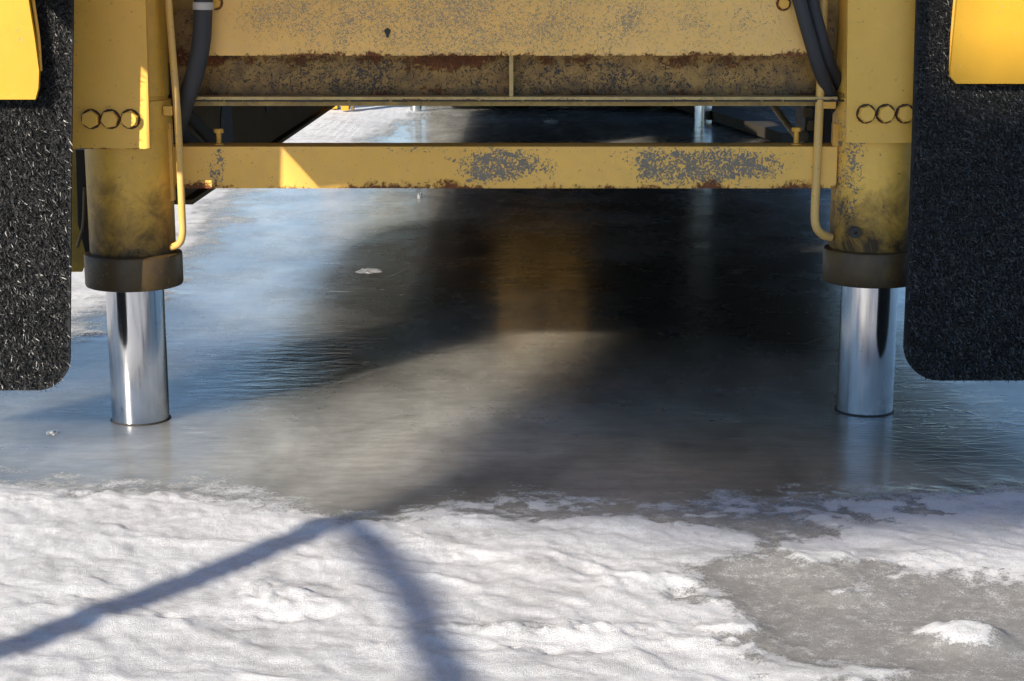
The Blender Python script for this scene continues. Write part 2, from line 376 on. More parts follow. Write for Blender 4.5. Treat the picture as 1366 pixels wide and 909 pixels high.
# ---- upper cross beam
YB = 3.90
zt = 2.05
def Z(py, Y, px=683): return at(px, py, Y).z
def X(px, py, Y): return at(px, py, Y).x
zb = Z(74.5, YB)
ubm = paint('flaked_upper_beam', base=(.84, .485, .11), blobs=[(-.05, zb+.12, .50, .16, .62), (.36, zb+.05, .22, .07, .35), (-.42, zb+.09, .2, .06, .6), (.1, zb+.03, .25, .03, .5)], all_peel=.16,
            rust=[(zb, .022)], rust_amt=1.0, specks=.4, peel_col=(.27, .20, .115), peel_scale=210)
xl, xl2 = X(286, 0, YB), X(273, 75, YB); xr2, xr = X(1091, 73, YB), X(1062, 0, YB)
def ext(xa, za, xb, zb_, z): return xb+(xa-xb)*(z-zb_)/(za-zb_)
z0_ = Z(0, YB)
zt2 = z0_+.35
pts = [(xl2, zb), (xr2, zb), (ext(xr, z0_, xr2, zb, zt2), zt2), (ext(xl, z0_, xl2, zb, zt2), zt2)]
beam = mesh_obj('upper_beam', prism(pts, YB, YB+.16), ubm, veh, bevel=.003)
tag(beam, 'upper beam with finely flaked yellow paint and a rusty lower edge')
# recessed web
YW = 3.975
zf = Z(129, YW)
wm = paint('rusty_web', base=(.38, .21, .04), blobs=[(-.1, zf+.04, .6, .06, .3)], all_peel=.45, rust=[(zf, .045), (zb-.012, .05)], rust_amt=1.2, grime=[(zf-.01, zf+.05, .8)], specks=1.0, peel_scale=130, peel_col=(.035, .026, .02), dirt_all=.7)
xa, xb = X(236, 100, YW), X(1112, 100, YW)
web = mesh_obj('recessed_web', box((xa, YW, zf-.004), (xb, YW+.02, zb+.1)), wm, veh)
# the piece behind, left and right of the tapered plate
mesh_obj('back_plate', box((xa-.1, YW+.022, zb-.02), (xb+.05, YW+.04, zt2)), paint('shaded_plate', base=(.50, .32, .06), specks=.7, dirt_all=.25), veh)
# lower flange: a thin lip with a bar below it
YF = 3.915
zl0, zl1 = Z(133.5, YF), Z(129.5, YF)
fm = paint('flange_paint', base=(.55, .38, .11), rust=[(zl0, .006)], specks=.9, dirt_all=.45)
fl_ = mesh_obj('flange', box((xa, YF, zl0), (xb, YW-.001, zl1)), fm, web, bevel=.0012)
YBar = 3.95
zb0 = Z(141.5, YBar); zb1 = Z(135, YBar)
mesh_obj('flange_bar', box((xa, YBar, zb0), (xb, YBar+.10, zl0-.002)), paint('bar_paint', base=(.42, .27, .06), specks=.9, dirt_all=.55), web, bevel=.002)
# weld beads under the lip
bm = bmesh.new()
xx = xa+.05
while xx < xb-.05:
    L_ = random.uniform(.03, .13)
    add_box(bm, (xx, YF+.004, zl0-.004-random.random()*.001), (xx+L_, YF+.02, zl0-.0005)); xx += L_+random.uniform(.001, .008)
mesh_obj('weld_bead', bm, mdark, web, bevel=.001)
xs = X(682, 100, YF)
mesh_obj('stiffener', box((xs-.0045, YF+.002, zl1+.0005), (xs+.0045, YW-.001, zb-.0005)), fm, web, bevel=.0012)

# ---- lower cross beam
YL = 3.93
zlt, zlb = Z(196, YL), Z(251.5, YL)
def lb(px, py): p = at(px, py, YL); return p.x, p.z
bl_ = []
for (px, py, rx, ry, k) in [(665,222,66,25,1.4),(940,220,112,28,1.4),(840,206,60,9,.6),(290,222,13,32,1.1),(262,235,26,16,.45),(600,200,330,4,.5),(460,235,70,8,.15),(60,0,1,1,0)]:
    a_, b_ = lb(px, py); bl_.append((a_, b_, rx/580, ry/580, k))
lm = paint('flaked_lower_beam', base=(.82, .45, .07), blobs=bl_[:-1], all_peel=-.15, rust=[(zlb, .034)], rust_amt=1.3, specks=.5, peel_scale=105, peel_col=(.150, .122, .088))
xa2, xb2 = X(226, 220, YL), X(1116, 220, YL)
low = mesh_obj('lower_beam', box((xa2, YL, zlb), (xb2, YL+.10, zlt)), lm, veh, bevel=.0045)
tag(low, 'lower box beam with two large flaked grey patches and rust along its bottom edge')
for px, py0, py1 in ((292, 172, 193), (1062, 170, 193)):
    Yb = YL+.05
    c_ = at(px, 190, Yb); x_ = c_.x; z0 = zlt
    zh = Z(py0, Yb, px)
    bm = lathe(x_, Yb, [(.0125, z0+.0002), (.0125, z0+.003), (.006, z0+.004), (.006, zh-.010)], 24)
    lathe(x_, Yb, [(.0115, zh-.0098), (.0115, zh-.001), (.010, zh)], 6, bm)
    mesh_obj('bolt', bm, mpaint, low)
# small rusty ring mark and hole marks
def hexbolt(cx, Yf, cz, r, depth, mat, parent, rot=0.0, name='bolt'):
    bm = bmesh.new(); A = []; B = []; C_ = []
    for k in range(6):
        a = rot+k*math.pi/3
        A.append(bm.verts.new((cx+r*math.cos(a), Yf, cz+r*math.sin(a))))
        B.append(bm.verts.new((cx+r*math.cos(a), Yf-depth+.004, cz+r*math.sin(a))))
    C_ = [bm.verts.new((cx+r*.80*math.cos(2*math.pi*k/24+rot), Yf-depth, cz+r*.80*math.sin(2*math.pi*k/24+rot))) for k in range(24)]
    for i in range(6): bm.faces.new((A[i], A[(i+1) % 6], B[(i+1) % 6], B[i]))
    for i in range(6):
        seg = [C_[(i*4+j) % 24] for j in range(5)]
        bm.faces.new([B[i], B[(i+1) % 6]]+seg[::-1])
    bm.faces.new(C_); bm.faces.new(A[::-1])
    o = mesh_obj(name, bm, mat, parent); return o
def ring(cx, Yf, cz, r0, r1, d, mat, parent, name):
    bm = bmesh.new(); n = 40; rings = []
    for (r, yy) in ((r0, Yf), (r1, Yf), (r1*.97, Yf-d), (r0, Yf-d)):
        rings.append([bm.verts.new((cx+r*math.cos(2*math.pi*i/n)*(1+.03*math.sin(i*3.1)), yy, cz+r*math.sin(2*math.pi*i/n)*(1+.03*math.sin(i*2.3)))) for i in range(n)])
    for a, b in zip(rings, rings[1:]+rings[:1]):
        for i in range(n): bm.faces.new((a[i], a[(i+1) % n], b[(i+1) % n], b[i]))
    return mesh_obj(name, bm, mat, parent)
# bolts on the upper beam's face
mrust = simple('rust', (.12, .05, .02), .85, 0, .6, 80, .8)
for px, py in ((288, 4), (1045, 5)):
    p = at(px, py, YB)
    nb_ = hexbolt(p.x, YB-.003, p.z, .013, .014, mpaint, beam, .3)
    ring(p.x, YB-.001, p.z, .010, .0165, .003, mrust, beam, 'washer')
p = at(517, 44, YB); mesh_obj('plug', (lambda bm: (bmesh.ops.transform(bm, matrix=Matrix.Identity(4), verts=bm.verts), bm)[1])(prism([(p.x+.006*math.cos(a)*(1+.4*math.sin(3*a)), p.z+.011*math.sin(a)) for a in [k*math.pi/8 for k in range(16)]], YB-.003, YB+.002)), mblack, beam)

# ---- jack legs
mchrome = M('polished_chrome')
cx_ = mchrome
nz = cx_.noise(240, 3, .6, 0, co=cx_.map((1, 1, .02)))
spots = cx_.rr(cx_.noise(150, 2, .5), .74, .77)
mchrome = cx_.end(cx_.mix(spots, cx_.mix(nz, (.50, .51, .53), (.70, .71, .73)), (.12, .11, .10)), cx_.ma('ADD', cx_.rr(nz, .3, .7, .10, .19), cx_.ma('MULTIPLY', spots, .4)), 1, cx_.bump(nz, .25, .0004))
def leg(px_base, py_base, px_at, col_bot, col_top, seam, r_rod, r_cyl, r_col, right):
    b = G(px_base, py_base); cy = b.y+r_rod; cx = (px_base-683)/F*(cy*cT+sT*1.0)
    z1 = Z(col_bot, cy-r_col, px_at); z2 = Z(col_top, cy-r_col, px_at)
    zs = Z(seam, cy-r_cyl, px_at)
    cm = paint('cylinder_paint', base=(.70, .39, .048) if not right else (.80, .46, .065), grime=[(z2-.02, z2+.23, .97)], specks=.6, blobs=[(cx-.075, z2+.2, .03, .16, .8)] if right else [], dirt_all=.12)
    prof = [(r_cyl*.93, z2-.01), (r_cyl, z2+.004), (r_cyl, zs-.075), (r_cyl+.003, zs-.073), (r_cyl+.003, zs-.008), (r_cyl-.004, zs-.006), (r_cyl-.004, zs), (r_cyl-.001, zs+.003), (r_cyl-.001, zt)]
    jack = mesh_obj('jack', lathe(cx, cy, prof, 96), cm, veh, smooth=True)
    rod = mesh_obj('piston_rod', lathe(cx, cy, [(r_rod, -.05), (r_rod, z1+.02)], 128), mchrome, jack, smooth=True)
    ring_ = bmesh.new(); lathe(cx, cy, [(r_rod-.002, -.012), (r_rod+.0045, -.012), (r_rod+.004, .0010), (r_rod+.002, .0025), (r_rod-.002, .0040)], 64, ring_)
    mesh_obj('grime_ring', ring_, mdark, rod, smooth=True)
    colm = paint('greasy_collar', base=(.085, .052, .012), grime=[(z1-.12, z2+.06, .95)], specks=.9, dirt_all=.8)
    bv = .006
    mesh_obj('collar', lathe(cx, cy, [(r_rod+.003, z1), (r_col-bv, z1), (r_col-bv*.3, z1+bv*.3), (r_col, z1+bv), (r_col, z2-bv), (r_col-bv*.3, z2-bv*.3), (r_col-bv, z2), (r_cyl*.9, z2+.002)], 96), colm, jack, smooth=True)
    return jack, cx, cy, z1, z2, zs
jl, lx, ly, lz1, lz2, lzs = leg(188, 568, 180, 391, 346, 132, .0665, .0975, .1115, False)
jr, rx_, ry_, rz1, rz2, rzs = leg(1153, 556, 1160, 386, 340, 128, .0665, .0985, .1120, True)
print('LEGS', lx, ly, rx_, ry_, lz1, lz2)
# dark port on the right cylinder
ring(at(1140, 310, ry_-.09).x, ry_-.088, at(1140, 310, ry_-.09).z, .004, .013, .012, mdark, jr, 'port')

# ---- bracket plates with three bolts each
mgrime = simple('grimy_gap', (.050, .026, .012), .8, 0, .7, 90, .8)
def bracket(px0t, px1t, px0b, px1b, pyb, Yp, bolts, pyk, jack):
    a0 = at(px0t, 0, Yp); a1 = at(px1t, 0, Yp); b0 = at(px0b, pyb, Yp); b1 = at(px1b, pyb, Yp)
    zt_ = a0.z+.5
    e = lambda a, b: b.x+(a.x-b.x)*(zt_-b.z)/(a.z-b.z)
    pm = paint('bracket_paint', base=(.72, .40, .055), rust=[(b0.z, .006)], specks=.45, dust=.2, all_peel=-.25)
    pl = mesh_obj('bracket_plate', prism([(b0.x, b0.z), (b1.x, b1.z), (e(a1, b1), zt_), (e(a0, b0), zt_)], Yp, Yp+.014), pm, veh, bevel=.0015)
    for px in bolts:
        p = at(px, pyk, Yp)
        ring(p.x, Yp-.0006, p.z, .012, .0222, .0022, mgrime, pl, 'washer')
        hexbolt(p.x, Yp-.0008, p.z, .0195, .018, pm, pl, random.uniform(0, .5))
    # spacer behind the plate
    mesh_obj('spacer', box((b0.x+.03, Yp+.0145, b0.z+.03), (b1.x-.02, Yp+.05, b0.z+.2)), mpaint, pl)
    return pl
YPL = ly-.0975-.018; YPR = ry_-.0985-.018
bracket(98, 194, 96, 200, 199, YPL, (122, 147.5, 174), 159, jl)
bracket(1131, 1226, 1129, 1217, 191, YPR, (1155, 1181, 1207), 152, jr)

# ---- hydraulic pipes
mpipe = paint('pipe_paint', base=(.66, .39, .08), specks=.9, dust=.6)
Yt = ly-.045
pl_ = [at(*q, Yt) for q in ((219,-120),(224,-10),(231,80),(237,160),(241,240),(243,290),(243.5,312))]+[at(239, 325, Yt+.005), at(226, 331, Yt+.02)]
pipe = mesh_obj('hydraulic_pipe', tube(pl_, .0082, 20), mpipe, veh, smooth=True)
for py in (148,):
    q = at(228, py, Yt); bm = box((q.x-.016, Yt-.006, q.z-.010), (q.x+.004, Yt+.012, q.z+.010)); mesh_obj('pipe_clip', bm, mpaint, pipe, bevel=.002)
Yt2 = ry_-.045
pr = [at(*q, Yt2) for q in ((1104,-120),(1099,-10),(1096,80),(1092,170),(1089,240),(1087,285))]+[at(1089, 303, Yt2), at(1097, 313, Yt2+.008), at(1108, 317, Yt2+.02)]
pipe2 = mesh_obj('hydraulic_pipe', tube(pr, .0098, 20), mpipe, veh, smooth=True)
q = at(1103, 139, Yt2); mesh_obj('pipe_clip', box((q.x-.016, Yt2-.006, q.z-.010), (q.x+.02, Yt2+.012, q.z+.010)), mpaint, pipe2, bevel=.002)
# flat strip up the cylinder's flank
for (px, Yc) in ((228, ly-.02), (1112, ry_-.03)):
    q0 = at(px, 268 if px < 600 else 245, Yc); q1 = at(px, 165, Yc)
    mesh_obj('guide_strip', box((q0.x-.006, Yc, q0.z), (q0.x+.007, Yc+.02, q1.z)), mpaint, jl if px < 600 else jr, bevel=.001)

# ---- hoses
YH = 3.87
def hose(pp, r, fit=None):
    h = mesh_obj('hose', tube([at(a, b, y_) for a, b, y_ in pp], r, 24, sub=10), mhose, veh, smooth=True)
    # braid ribs
    return h
h1 = hose([(274,-60,YH),(271,10,YH),(268,60,YH),(258,105,YH+.01),(243,148,YH+.04),(238,175,YH+.12),(262,200,YH+.3)], .021)
a_ = at(271, 6, YH)
bm = lathe(a_.x, YH, [(.0225, a_.z-.012), (.0235, a_.z-.010), (.0235, a_.z+.004), (.019, a_.z+.006), (.019, a_.z+.05)], 32)
mesh_obj('fitting', bm, simple('white_collar', (.42, .40, .36), .5, .1, .25, 60), h1, smooth=True)
hose([(1050,-60,YH),(1066,0,YH),(1080,50,YH+.01),(1096,100,YH+.04),(1120,150,YH+.12),(1150,190,YH+.3)], .0155)
hose([(1068,-60,YH+.03),(1082,0,YH+.03),(1094,45,YH+.03),(1108,90,YH+.06),(1135,140,YH+.14)], .0155)
hose([(225,130,YH+.1),(262,165,YH+.25),(300,205,YH+.4)], .016)

# ---- chassis behind
mch = simple('dark_chassis', (.030, .023, .013), .7, 0, .6, 9, .5)
mch2 = simple('brown_chassis', (.085, .06, .022), .7, 0, .5, 12, .5)
bm = bmesh.new()       # side rail, lowered at a gap added to let sun reach the gearbox
P_ = [(4.10, .49), (13.0, .49), (13.0, 1.5), (9.2, 1.5), (9.1, 1.08), (7.5, 1.08), (7.4, 1.5), (4.10, 1.5)]
A = [bm.verts.new((-.96, *p)) for p in P_]; B = [bm.verts.new((-.80, *p)) for p in P_]
bm.faces.new(A); bm.faces.new(B[::-1])
for i in range(8): bm.faces.new((A[i], B[i], B[(i+1) % 8], A[(i+1) % 8]))
rail = mesh_obj('chassis_rail', bm, mch2, veh, bevel=.004)
for yy, zz, r in ((4.78, .60, .10), (5.6, .66, .07)):  # black discs stand in for the darkness of round holes
    bm = bmesh.new(); n = 32
    A = [bm.verts.new((-.797, yy+r*math.cos(2*math.pi*i/n), zz+r*math.sin(2*math.pi*i/n))) for i in range(n)]
    B = [bm.verts.new((-.803, v.co.y, v.co.z)) for v in A]
    bm.faces.new(A); bm.faces.new(B[::-1])
    for i in range(n): bm.faces.new((A[i], B[i], B[(i+1) % n], A[(i+1) % n]))
    mesh_obj('rail_opening', bm, mblack, rail)
mesh_obj('rail_flange', box((-.965, 4.11, .478), (-.775, 12.98, .4895)), mch2, rail)
rail2 = mesh_obj('chassis_rail', box((1.53, 4.3, .51), (1.66, 13.0, 1.5)), mch, veh, bevel=.004)
bm = box((-1.0, 4.12, 1.502), (1.7, 7.5, 1.56)); add_box(bm, (-1.0, 9.1, 1.502), (1.7, 14.2, 1.56)); add_box(bm, (-.1, 7.501, 1.502), (1.7, 9.099, 1.56))
mesh_obj('deck', bm, mch, veh)
bm = box((-1.0, 4.02, 1.565), (1.7, 7.5, 2.7)); add_box(bm, (-1.0, 9.1, 1.565), (1.7, 14.2, 2.7)); add_box(bm, (-.1, 7.501, 1.565), (1.7, 9.099, 2.7))
mesh_obj('body', bm, mpaint, veh)  # deck and body leave the added sun gap open on the left
for i, (yy, z0, z1, m_) in enumerate(((5.2, .95, 1.5, mch), (7.4, .90, 1.5, mch2), (12.9, .62, 1.5, mch))):
    mesh_obj('cross_member', box((-.798, yy, z0), (1.528, yy+.12, z1)), m_, veh, bevel=.004)
# gearbox low between the rails
bm = bmesh.new()
add_prism(bm, [(-.10, .78), (.02, .70), (.20, .74), (.24, .66), (.38, .68), (.44, .80), (.36, 1.0), (.10, 1.05), (-.06, .94)], 9.6, 10.2)
mesh_obj('gearbox', bm, paint('gearbox_paint', base=(.58, .33, .045), dirt_all=.7, specks=.9), veh, bevel=.02)
for (gx_, gz_, gr_) in ((.05, .86, .05), (.28, .84, .07)):
    bm = bmesh.new(); n = 24
    A = [bm.verts.new((gx_+gr_*math.cos(2*math.pi*i/n), 9.598, gz_+gr_*math.sin(2*math.pi*i/n))) for i in range(n)]; B = [bm.verts.new((v.co.x, 9.56, v.co.z)) for v in A]
    bm.faces.new(A); bm.faces.new(B[::-1])
    for i in range(n): bm.faces.new((A[i], B[i], B[(i+1) % n], A[(i+1) % n]))
    mesh_obj('bearing_cap', bm, mdark, veh)
mesh_obj('drive_shaft', tube([(.15, 4.3, 1.05), (.15, 7, .98), (.15, 9.9, .9)], .045, 20), mdark, veh, smooth=True)
# dark clutter behind the right jack
mesh_obj('valve_block', box((at(1074, 165, 4.35).x, 4.35, at(1070, 205, 4.35).z), (at(1125, 165, 4.35).x+.1, 4.5, at(1070, 138, 4.35).z)), mdark, veh, bevel=.01)
for px, py in ((1078, 150), (1084, 168), (1072, 182)):
    q = at(px, py, 4.33); mesh_obj('valve_cap', lathe(q.x, 4.335, [(.012, q.z-.012), (.014, q.z), (.010, q.z+.012)], 16), mch2, veh, smooth=True)
# thin strut
mesh_obj('strut', tube([at(1022, 128, 5.2), at(1063, 182, 4.8), at(1092, 205, 4.6)], .010, 12), paint('strut_paint', base=(.35, .25, .1), dirt_all=.4), veh, smooth=True)
# dark side skid low at the right
q0 = G(880, 132); q1 = G(1075, 196)
bm = bmesh.new(); 
d_ = Vector((q1.x-q0.x, q1.y-q0.y, 0)).normalized(); n_ = Vector((d_.y, -d_.x, 0))
A = [q0-n_*.05, q0+n_*.16, q1+n_*.16, q1-n_*.05]
lo_ = [bm.verts.new((v.x, v.y, .02)) for v in A]; hi_ = [bm.verts.new((v.x, v.y, .09)) for v in A]
bm.faces.new(lo_); bm.faces.new(hi_[::-1])
for i in range(4): bm.faces.new((lo_[i], hi_[i], hi_[(i+1) % 4], lo_[(i+1) % 4]))
mesh_obj('side_skid', bm, mch, veh, bevel=.01)
# the piece behind the left jack (dark bracket, narrow yellow fin)
fy = ly+.14
F_ = [at(*q, fy) for q in ((60,190),(104,190),(113,300),(116,345),(109,363),(60,363))]
mesh_obj('fin_plate', prism([(v.x, v.z) for v in F_], fy, fy+.01), paint('fin_paint', base=(.45, .29, .04), dirt_all=.4), veh)
fy2 = ly+.03
F_ = [at(*q, fy2) for q in ((101,200),(126,200),(126,346),(116,345),(104,300))]
mesh_obj('rear_bracket', prism([(v.x, v.z) for v in F_], fy2, fy2+.05), mdark, veh)
mesh_obj('bracket_bolt', tube([at(103, 330, fy2-.02), at(111, 300, fy2-.02), at(113, 250, fy2-.02)], .004, 8), mbrown, veh, smooth=True)

# ---- rear jack legs, feet and tyres
for px, py, r in ((938.5, 165, .068), (554.5, 149.5, .045)):
    b = G(px, py); cy = b.y+r; 
    rj = mesh_obj('rear_jack', lathe(b.x, cy, [(r*1.5, .75), (r*1.5, 1.5)], 32), mch2, veh, smooth=True)
    mesh_obj('piston_rod', lathe(b.x, cy, [(r, -.02), (r, .76)], 48), mchrome, rj, smooth=True)
    mesh_obj('rod_ring', lathe(b.x, cy, [(r+.004, .30), (r+.006, .305), (r+.006, .32), (r+.004, .325)], 32), mdark, rj, smooth=True)
def tyre(x, y, r, wd):
    bm = bmesh.new(); n = 48; prof = [(.55*r, 0), (.92*r, -.02*wd), (.985*r, .08*wd), (r, .2*wd), (r, .8*wd), (.985*r, .92*wd), (.92*r, 1.02*wd), (.55*r, wd)]
    rings = [[bm.verts.new((x+xo, y+a*math.cos(2*math.pi*i/n), r+.0+a*math.sin(2*math.pi*i/n))) for i in range(n)] for a, xo in prof]
    for a, b in zip(rings, rings[1:]+rings[:1]):
        for i in range(n): bm.faces.new((a[i], a[(i+1) % n], b[(i+1) % n], b[i]))
    t = mesh_obj('tyre', bm, mblack, veh, smooth=True)
    bm = bmesh.new(); rings = [[bm.verts.new((x+xo, y+a*math.cos(2*math.pi*i/n), r+a*math.sin(2*math.pi*i/n))) for i in range(n)] for a, xo in ((.55*r, .12*wd), (.3*r, .3*wd), (.3*r, .7*wd), (.55*r, .88*wd))]
    for a, b in zip(rings, rings[1:]+rings[:1]):
        for i in range(n): bm.faces.new((a[i], a[(i+1) % n], b[(i+1) % n], b[i]))
    mesh_obj('rim', bm, mpaint, t, smooth=True)
for x_ in (-.52, -.16, .85, 1.22): tyre(x_, 14.2, .52, .32)
mesh_obj('rear_axle', tube([(-.7, 14.2, .52), (1.6, 14.2, .52)], .11, 20), mdark, veh, smooth=True)
mesh_obj('rear_panel', box((-.75, 14.85, .01), (2.9, 14.95, 1.9)), mch, veh, bevel=.01)  # added dark panel, blocks bright sky from the ice reflection

# ---- turf mud flaps and yellow fenders
def turf_mat(nm, cA, cB):
    mturf = M(nm)
    tn = mturf.rr(mturf.noise(330, 2, .6), .42, .68); return mturf.end(mturf.mix(tn, cA, cB), .42, 0, None, .55)
def flap(outline, Yf, fibre_len, width, density, name, lab, tilt=0.0):
    pts = [(at(a, b, Yf).x, at(a, b, Yf).z) for a, b in outline]
    fo = mesh_obj('mud_flap', prism(pts, Yf, Yf+.010), simple('flap_backing', (.006, .006, .006), .8, 0, .3, 60), veh)
    tag(fo, lab)
    xs_ = [p[0] for p in pts]; zs_ = [p[1] for p in pts]
    area = abs(sum(pts[i][0]*pts[(i+1) % len(pts)][1]-pts[(i+1) % len(pts)][0]*pts[i][1] for i in range(len(pts))))/2
    # even sampling inside the outline
    def inside(x, z):
        c = np.zeros(len(x), bool); n = len(pts)
        for i in range(n):
            x0, z0 = pts[i]; x1, z1 = pts[(i+1) % n]
            with np.errstate(divide='ignore', invalid='ignore'):
                k = ((z0 > z) != (z1 > z)) & (x < (x1-x0)*(z-z0)/(z1-z0+1e-12)+x0)
            c ^= k
        return c
    N = int(area*density*1.0); bx_ = (max(xs_)-min(xs_))*(max(zs_)-min(zs_)); NN = int(N*bx_/area)
    x = np.random.uniform(min(xs_), max(xs_), NN); z = np.random.uniform(min(zs_), max(zs_), NN); k = inside(x, z); x = x[k]; z = z[k]
    k = inside(x-.006, z) & inside(x+.006, z) & inside(x, z-.006); x = x[k]; z = z[k]
    n = len(x)
    pit = .0085; kk = .35 if name == 'left' else .8
    x = x+(np.round(x/pit)*pit-x)*kk; z = z+(np.round(z/pit)*pit-z)*kk*.8
    # each blade: root, middle, tip with 2 verts each
    az = np.random.uniform(0, 2*np.pi, n); 
    dx = np.random.normal(0, .62, n); dz = np.random.normal(-.25, .62, n); dy = -np.random.uniform(.5, 1.0, n)
    sw = fbm(x*6, z*6, 1, 2, 5)*.6; dx = dx+sw
    d = np.stack([dx, dy, dz], 1); d /= np.linalg.norm(d, axis=1)[:, None]
    L_ = fibre_len*np.random.uniform(.6, 1.25, n)
    side = np.cross(d, np.random.normal(0, 1, (n, 3))); side /= np.linalg.norm(side, axis=1)[:, None]
    wv = width*np.random.uniform(.6, 1.2, n)
    root = np.stack([x, np.full(n, Yf+.001), z], 1)
    bend = np.stack([np.random.normal(0, .5, n), np.random.uniform(-.1, .35, n), -np.random.uniform(.1, .9, n)], 1)
    mid = root+d*(L_*.5)[:, None]; tip = root+d*(L_*.85)[:, None]+bend*(L_*.4)[:, None]
    V = np.stack([root-side*wv[:, None]/2, root+side*wv[:, None]/2, mid-side*wv[:, None]*.45, mid+side*wv[:, None]*.45, tip-side*wv[:, None]*.15, tip+side*wv[:, None]*.15], 1).reshape(-1, 3)
    b = np.arange(n)*6
    Q = np.stack([np.stack([b, b+1, b+3, b+2], 1), np.stack([b+2, b+3, b+5, b+4], 1)], 1).reshape(-1, 4)
    me = bpy.data.meshes.new('bristles'); me.vertices.add(len(V)); me.vertices.foreach_set('co', V.astype(np.float32).ravel())
    me.loops.add(len(Q)*4); me.loops.foreach_set('vertex_index', Q.astype(np.int32).ravel())
    me.polygons.add(len(Q)); me.polygons.foreach_set('loop_start', np.arange(0, len(Q)*4, 4, dtype=np.int32)); me.polygons.foreach_set('use_smooth', np.ones(len(Q), bool)); me.update()
    me.materials.append(turf_mat('black_turf_blades', (.006, .006, .006), (.050, .049, .047)) if name == 'left' else turf_mat('black_turf_pile', (.005, .005, .005), (.085, .080, .072)))
    o = bpy.data.objects.new('bristles', me); COL.objects.link(o); o.parent = fo; o.location = (0, 0, 0)
    print(name, n)
    return fo
def corner(cx, cy, r, a0, a1, n=8):
    return [(cx+r*math.cos(a0+(a1-a0)*i/n), cy+r*math.sin(a0+(a1-a0)*i/n)) for i in range(n+1)]
YFL = YPL-.148; YFR = YPR-.05
lo = [(99,-120),(95,200),(93,478)]+corner(50, 478, 43, 0, math.pi/2)[1:]+[(-160,521),(-160,-120)]
flap(lo, YFL, .0145, .0027, 110000, 'left', 'turf mud flap with coarse bristles catching the sun')
ro_ = [(1226,-120),(1217,200),(1206,462)]+corner(1252, 462, 46, math.pi, math.pi/2)[1:]+[(1560,508),(1560,-120)]
flap(ro_, YFR, .0130, .0026, 110000, 'right', 'turf mud flap with fine bristles in the shade')
def fender(outline, Yf):
    pts = [(at(a, b, Yf).x, at(a, b, Yf).z) for a, b in outline]
    return mesh_obj('fender', prism(pts, Yf, Yf+.012), mfender, veh, bevel=.003)
YFe = YFL-.04
fender([(24,-120),(38,0),(46,50),(52,95),(51,118),(47,133),(-220,133),(-220,-120)], YFe)
YFe2 = YFR-.035
fender([(1288,-120),(1277,0),(1268,92),(1268,103),(1276,112),(1700,112),(1700,-120)], YFe2)
# inner edge strips of the fenders seen beside them
e0 = [at(*q, YFe+.02) for q in ((30,-100),(44,0),(51,50),(54,95))]
mesh_obj('fender_edge', tube(e0, .004, 10), mpaint, veh, smooth=True)
e1 = [at(*q, YFe2+.02) for q in ((1283,-100),(1274,0),(1270,50),(1268,95))]
mesh_obj('fender_edge', tube(e1, .004, 10), mpaint, veh, smooth=True)

# ================================================================ OTHER THINGS
# far equipment feet, sunlit
eq = empty('outrigger_stand', (*G(440, 151).xy, 0))
tag(eq, 'small bright yellow steel stand on far sunlit snow, beyond the vehicle', 'stand')
gy_ = G(440, 151).y
def gb(px0, px1, y0, z0, z1, d=.2): return box((at(px0, 150, y0).x, y0, z0), (at(px1, 150, y0).x, y0+d, z1))
mesh_obj('foot', gb(424, 450, gy_+.2, .02, .5), mfender, eq, bevel=.01)
mesh_obj('post', gb(455, 465, gy_, .02, .5, .1), mfender, eq, bevel=.01)
mesh_obj('brace', gb(468, 472, gy_, .02, .5, .06), mbrown, eq, bevel=.01)

# added unseen gantry of posts and brace, throws the forked foreground shadow
def q_(p, Yref=3.83):           # follow the sunlight from any point to the plane Y=3.83
    t = (p.y-Yref)/SD.y; return (p.x-SD.x*t, p.z-SD.z*t)
def sp(xp, zp, OY, Yref=3.83):     # where the sun ray through (xp, zp) on the plane Y=3.83 crosses the plane OY
    t = (Yref-OY)/SD.y; return (xp-SD.x*t, zp-SD.z*t)
OY = -.6
k0 = q_(G(0, 892)); k1 = q_(G(470, 708)); kx = (k0[0]+k1[0])/2
print('POST', k0, k1)
gan = empty('gantry', (sp(kx, 0, OY)[0], OY, 0))
tag(gan, 'yellow steel gantry of posts and a sloping brace standing behind the camera', 'gantry')
p0 = sp(kx, k1[1]+.02, OY)
mesh_obj('post', box((p0[0]-.026, OY+.045, 0.0), (p0[0]+.026, OY+.10, p0[1]+.3)), mpaint, gan)
p1 = sp(2.35, -.4, OY)
mesh_obj('post', box((p1[0]-.032, OY+.045, 0.0), (p1[0]+.032, OY+.10, p1[1]+.3)), mpaint, gan)
mesh_obj('cross_bar', box((p0[0]-.032, OY+.04, p0[1]+.301), (p1[0]+.032, OY+.10, p0[1]+.36)), mpaint, gan)
OY2 = OY+.02
k2 = q_(G(478, 694)); k3 = q_(G(560, 800)); k4 = q_(G(610, 905))
c_ = (k4[0]+(k4[0]-k3[0])*2.4, k4[1]+(k4[1]-k3[1])*2.4)
mesh_obj('brace', tube([(*[sp(*k, OY2)[0] for k in (p,)], OY2, sp(*p, OY2)[1]) for p in (k2, k3, k4, c_)], .023, 16), mpaint, gan, smooth=True)
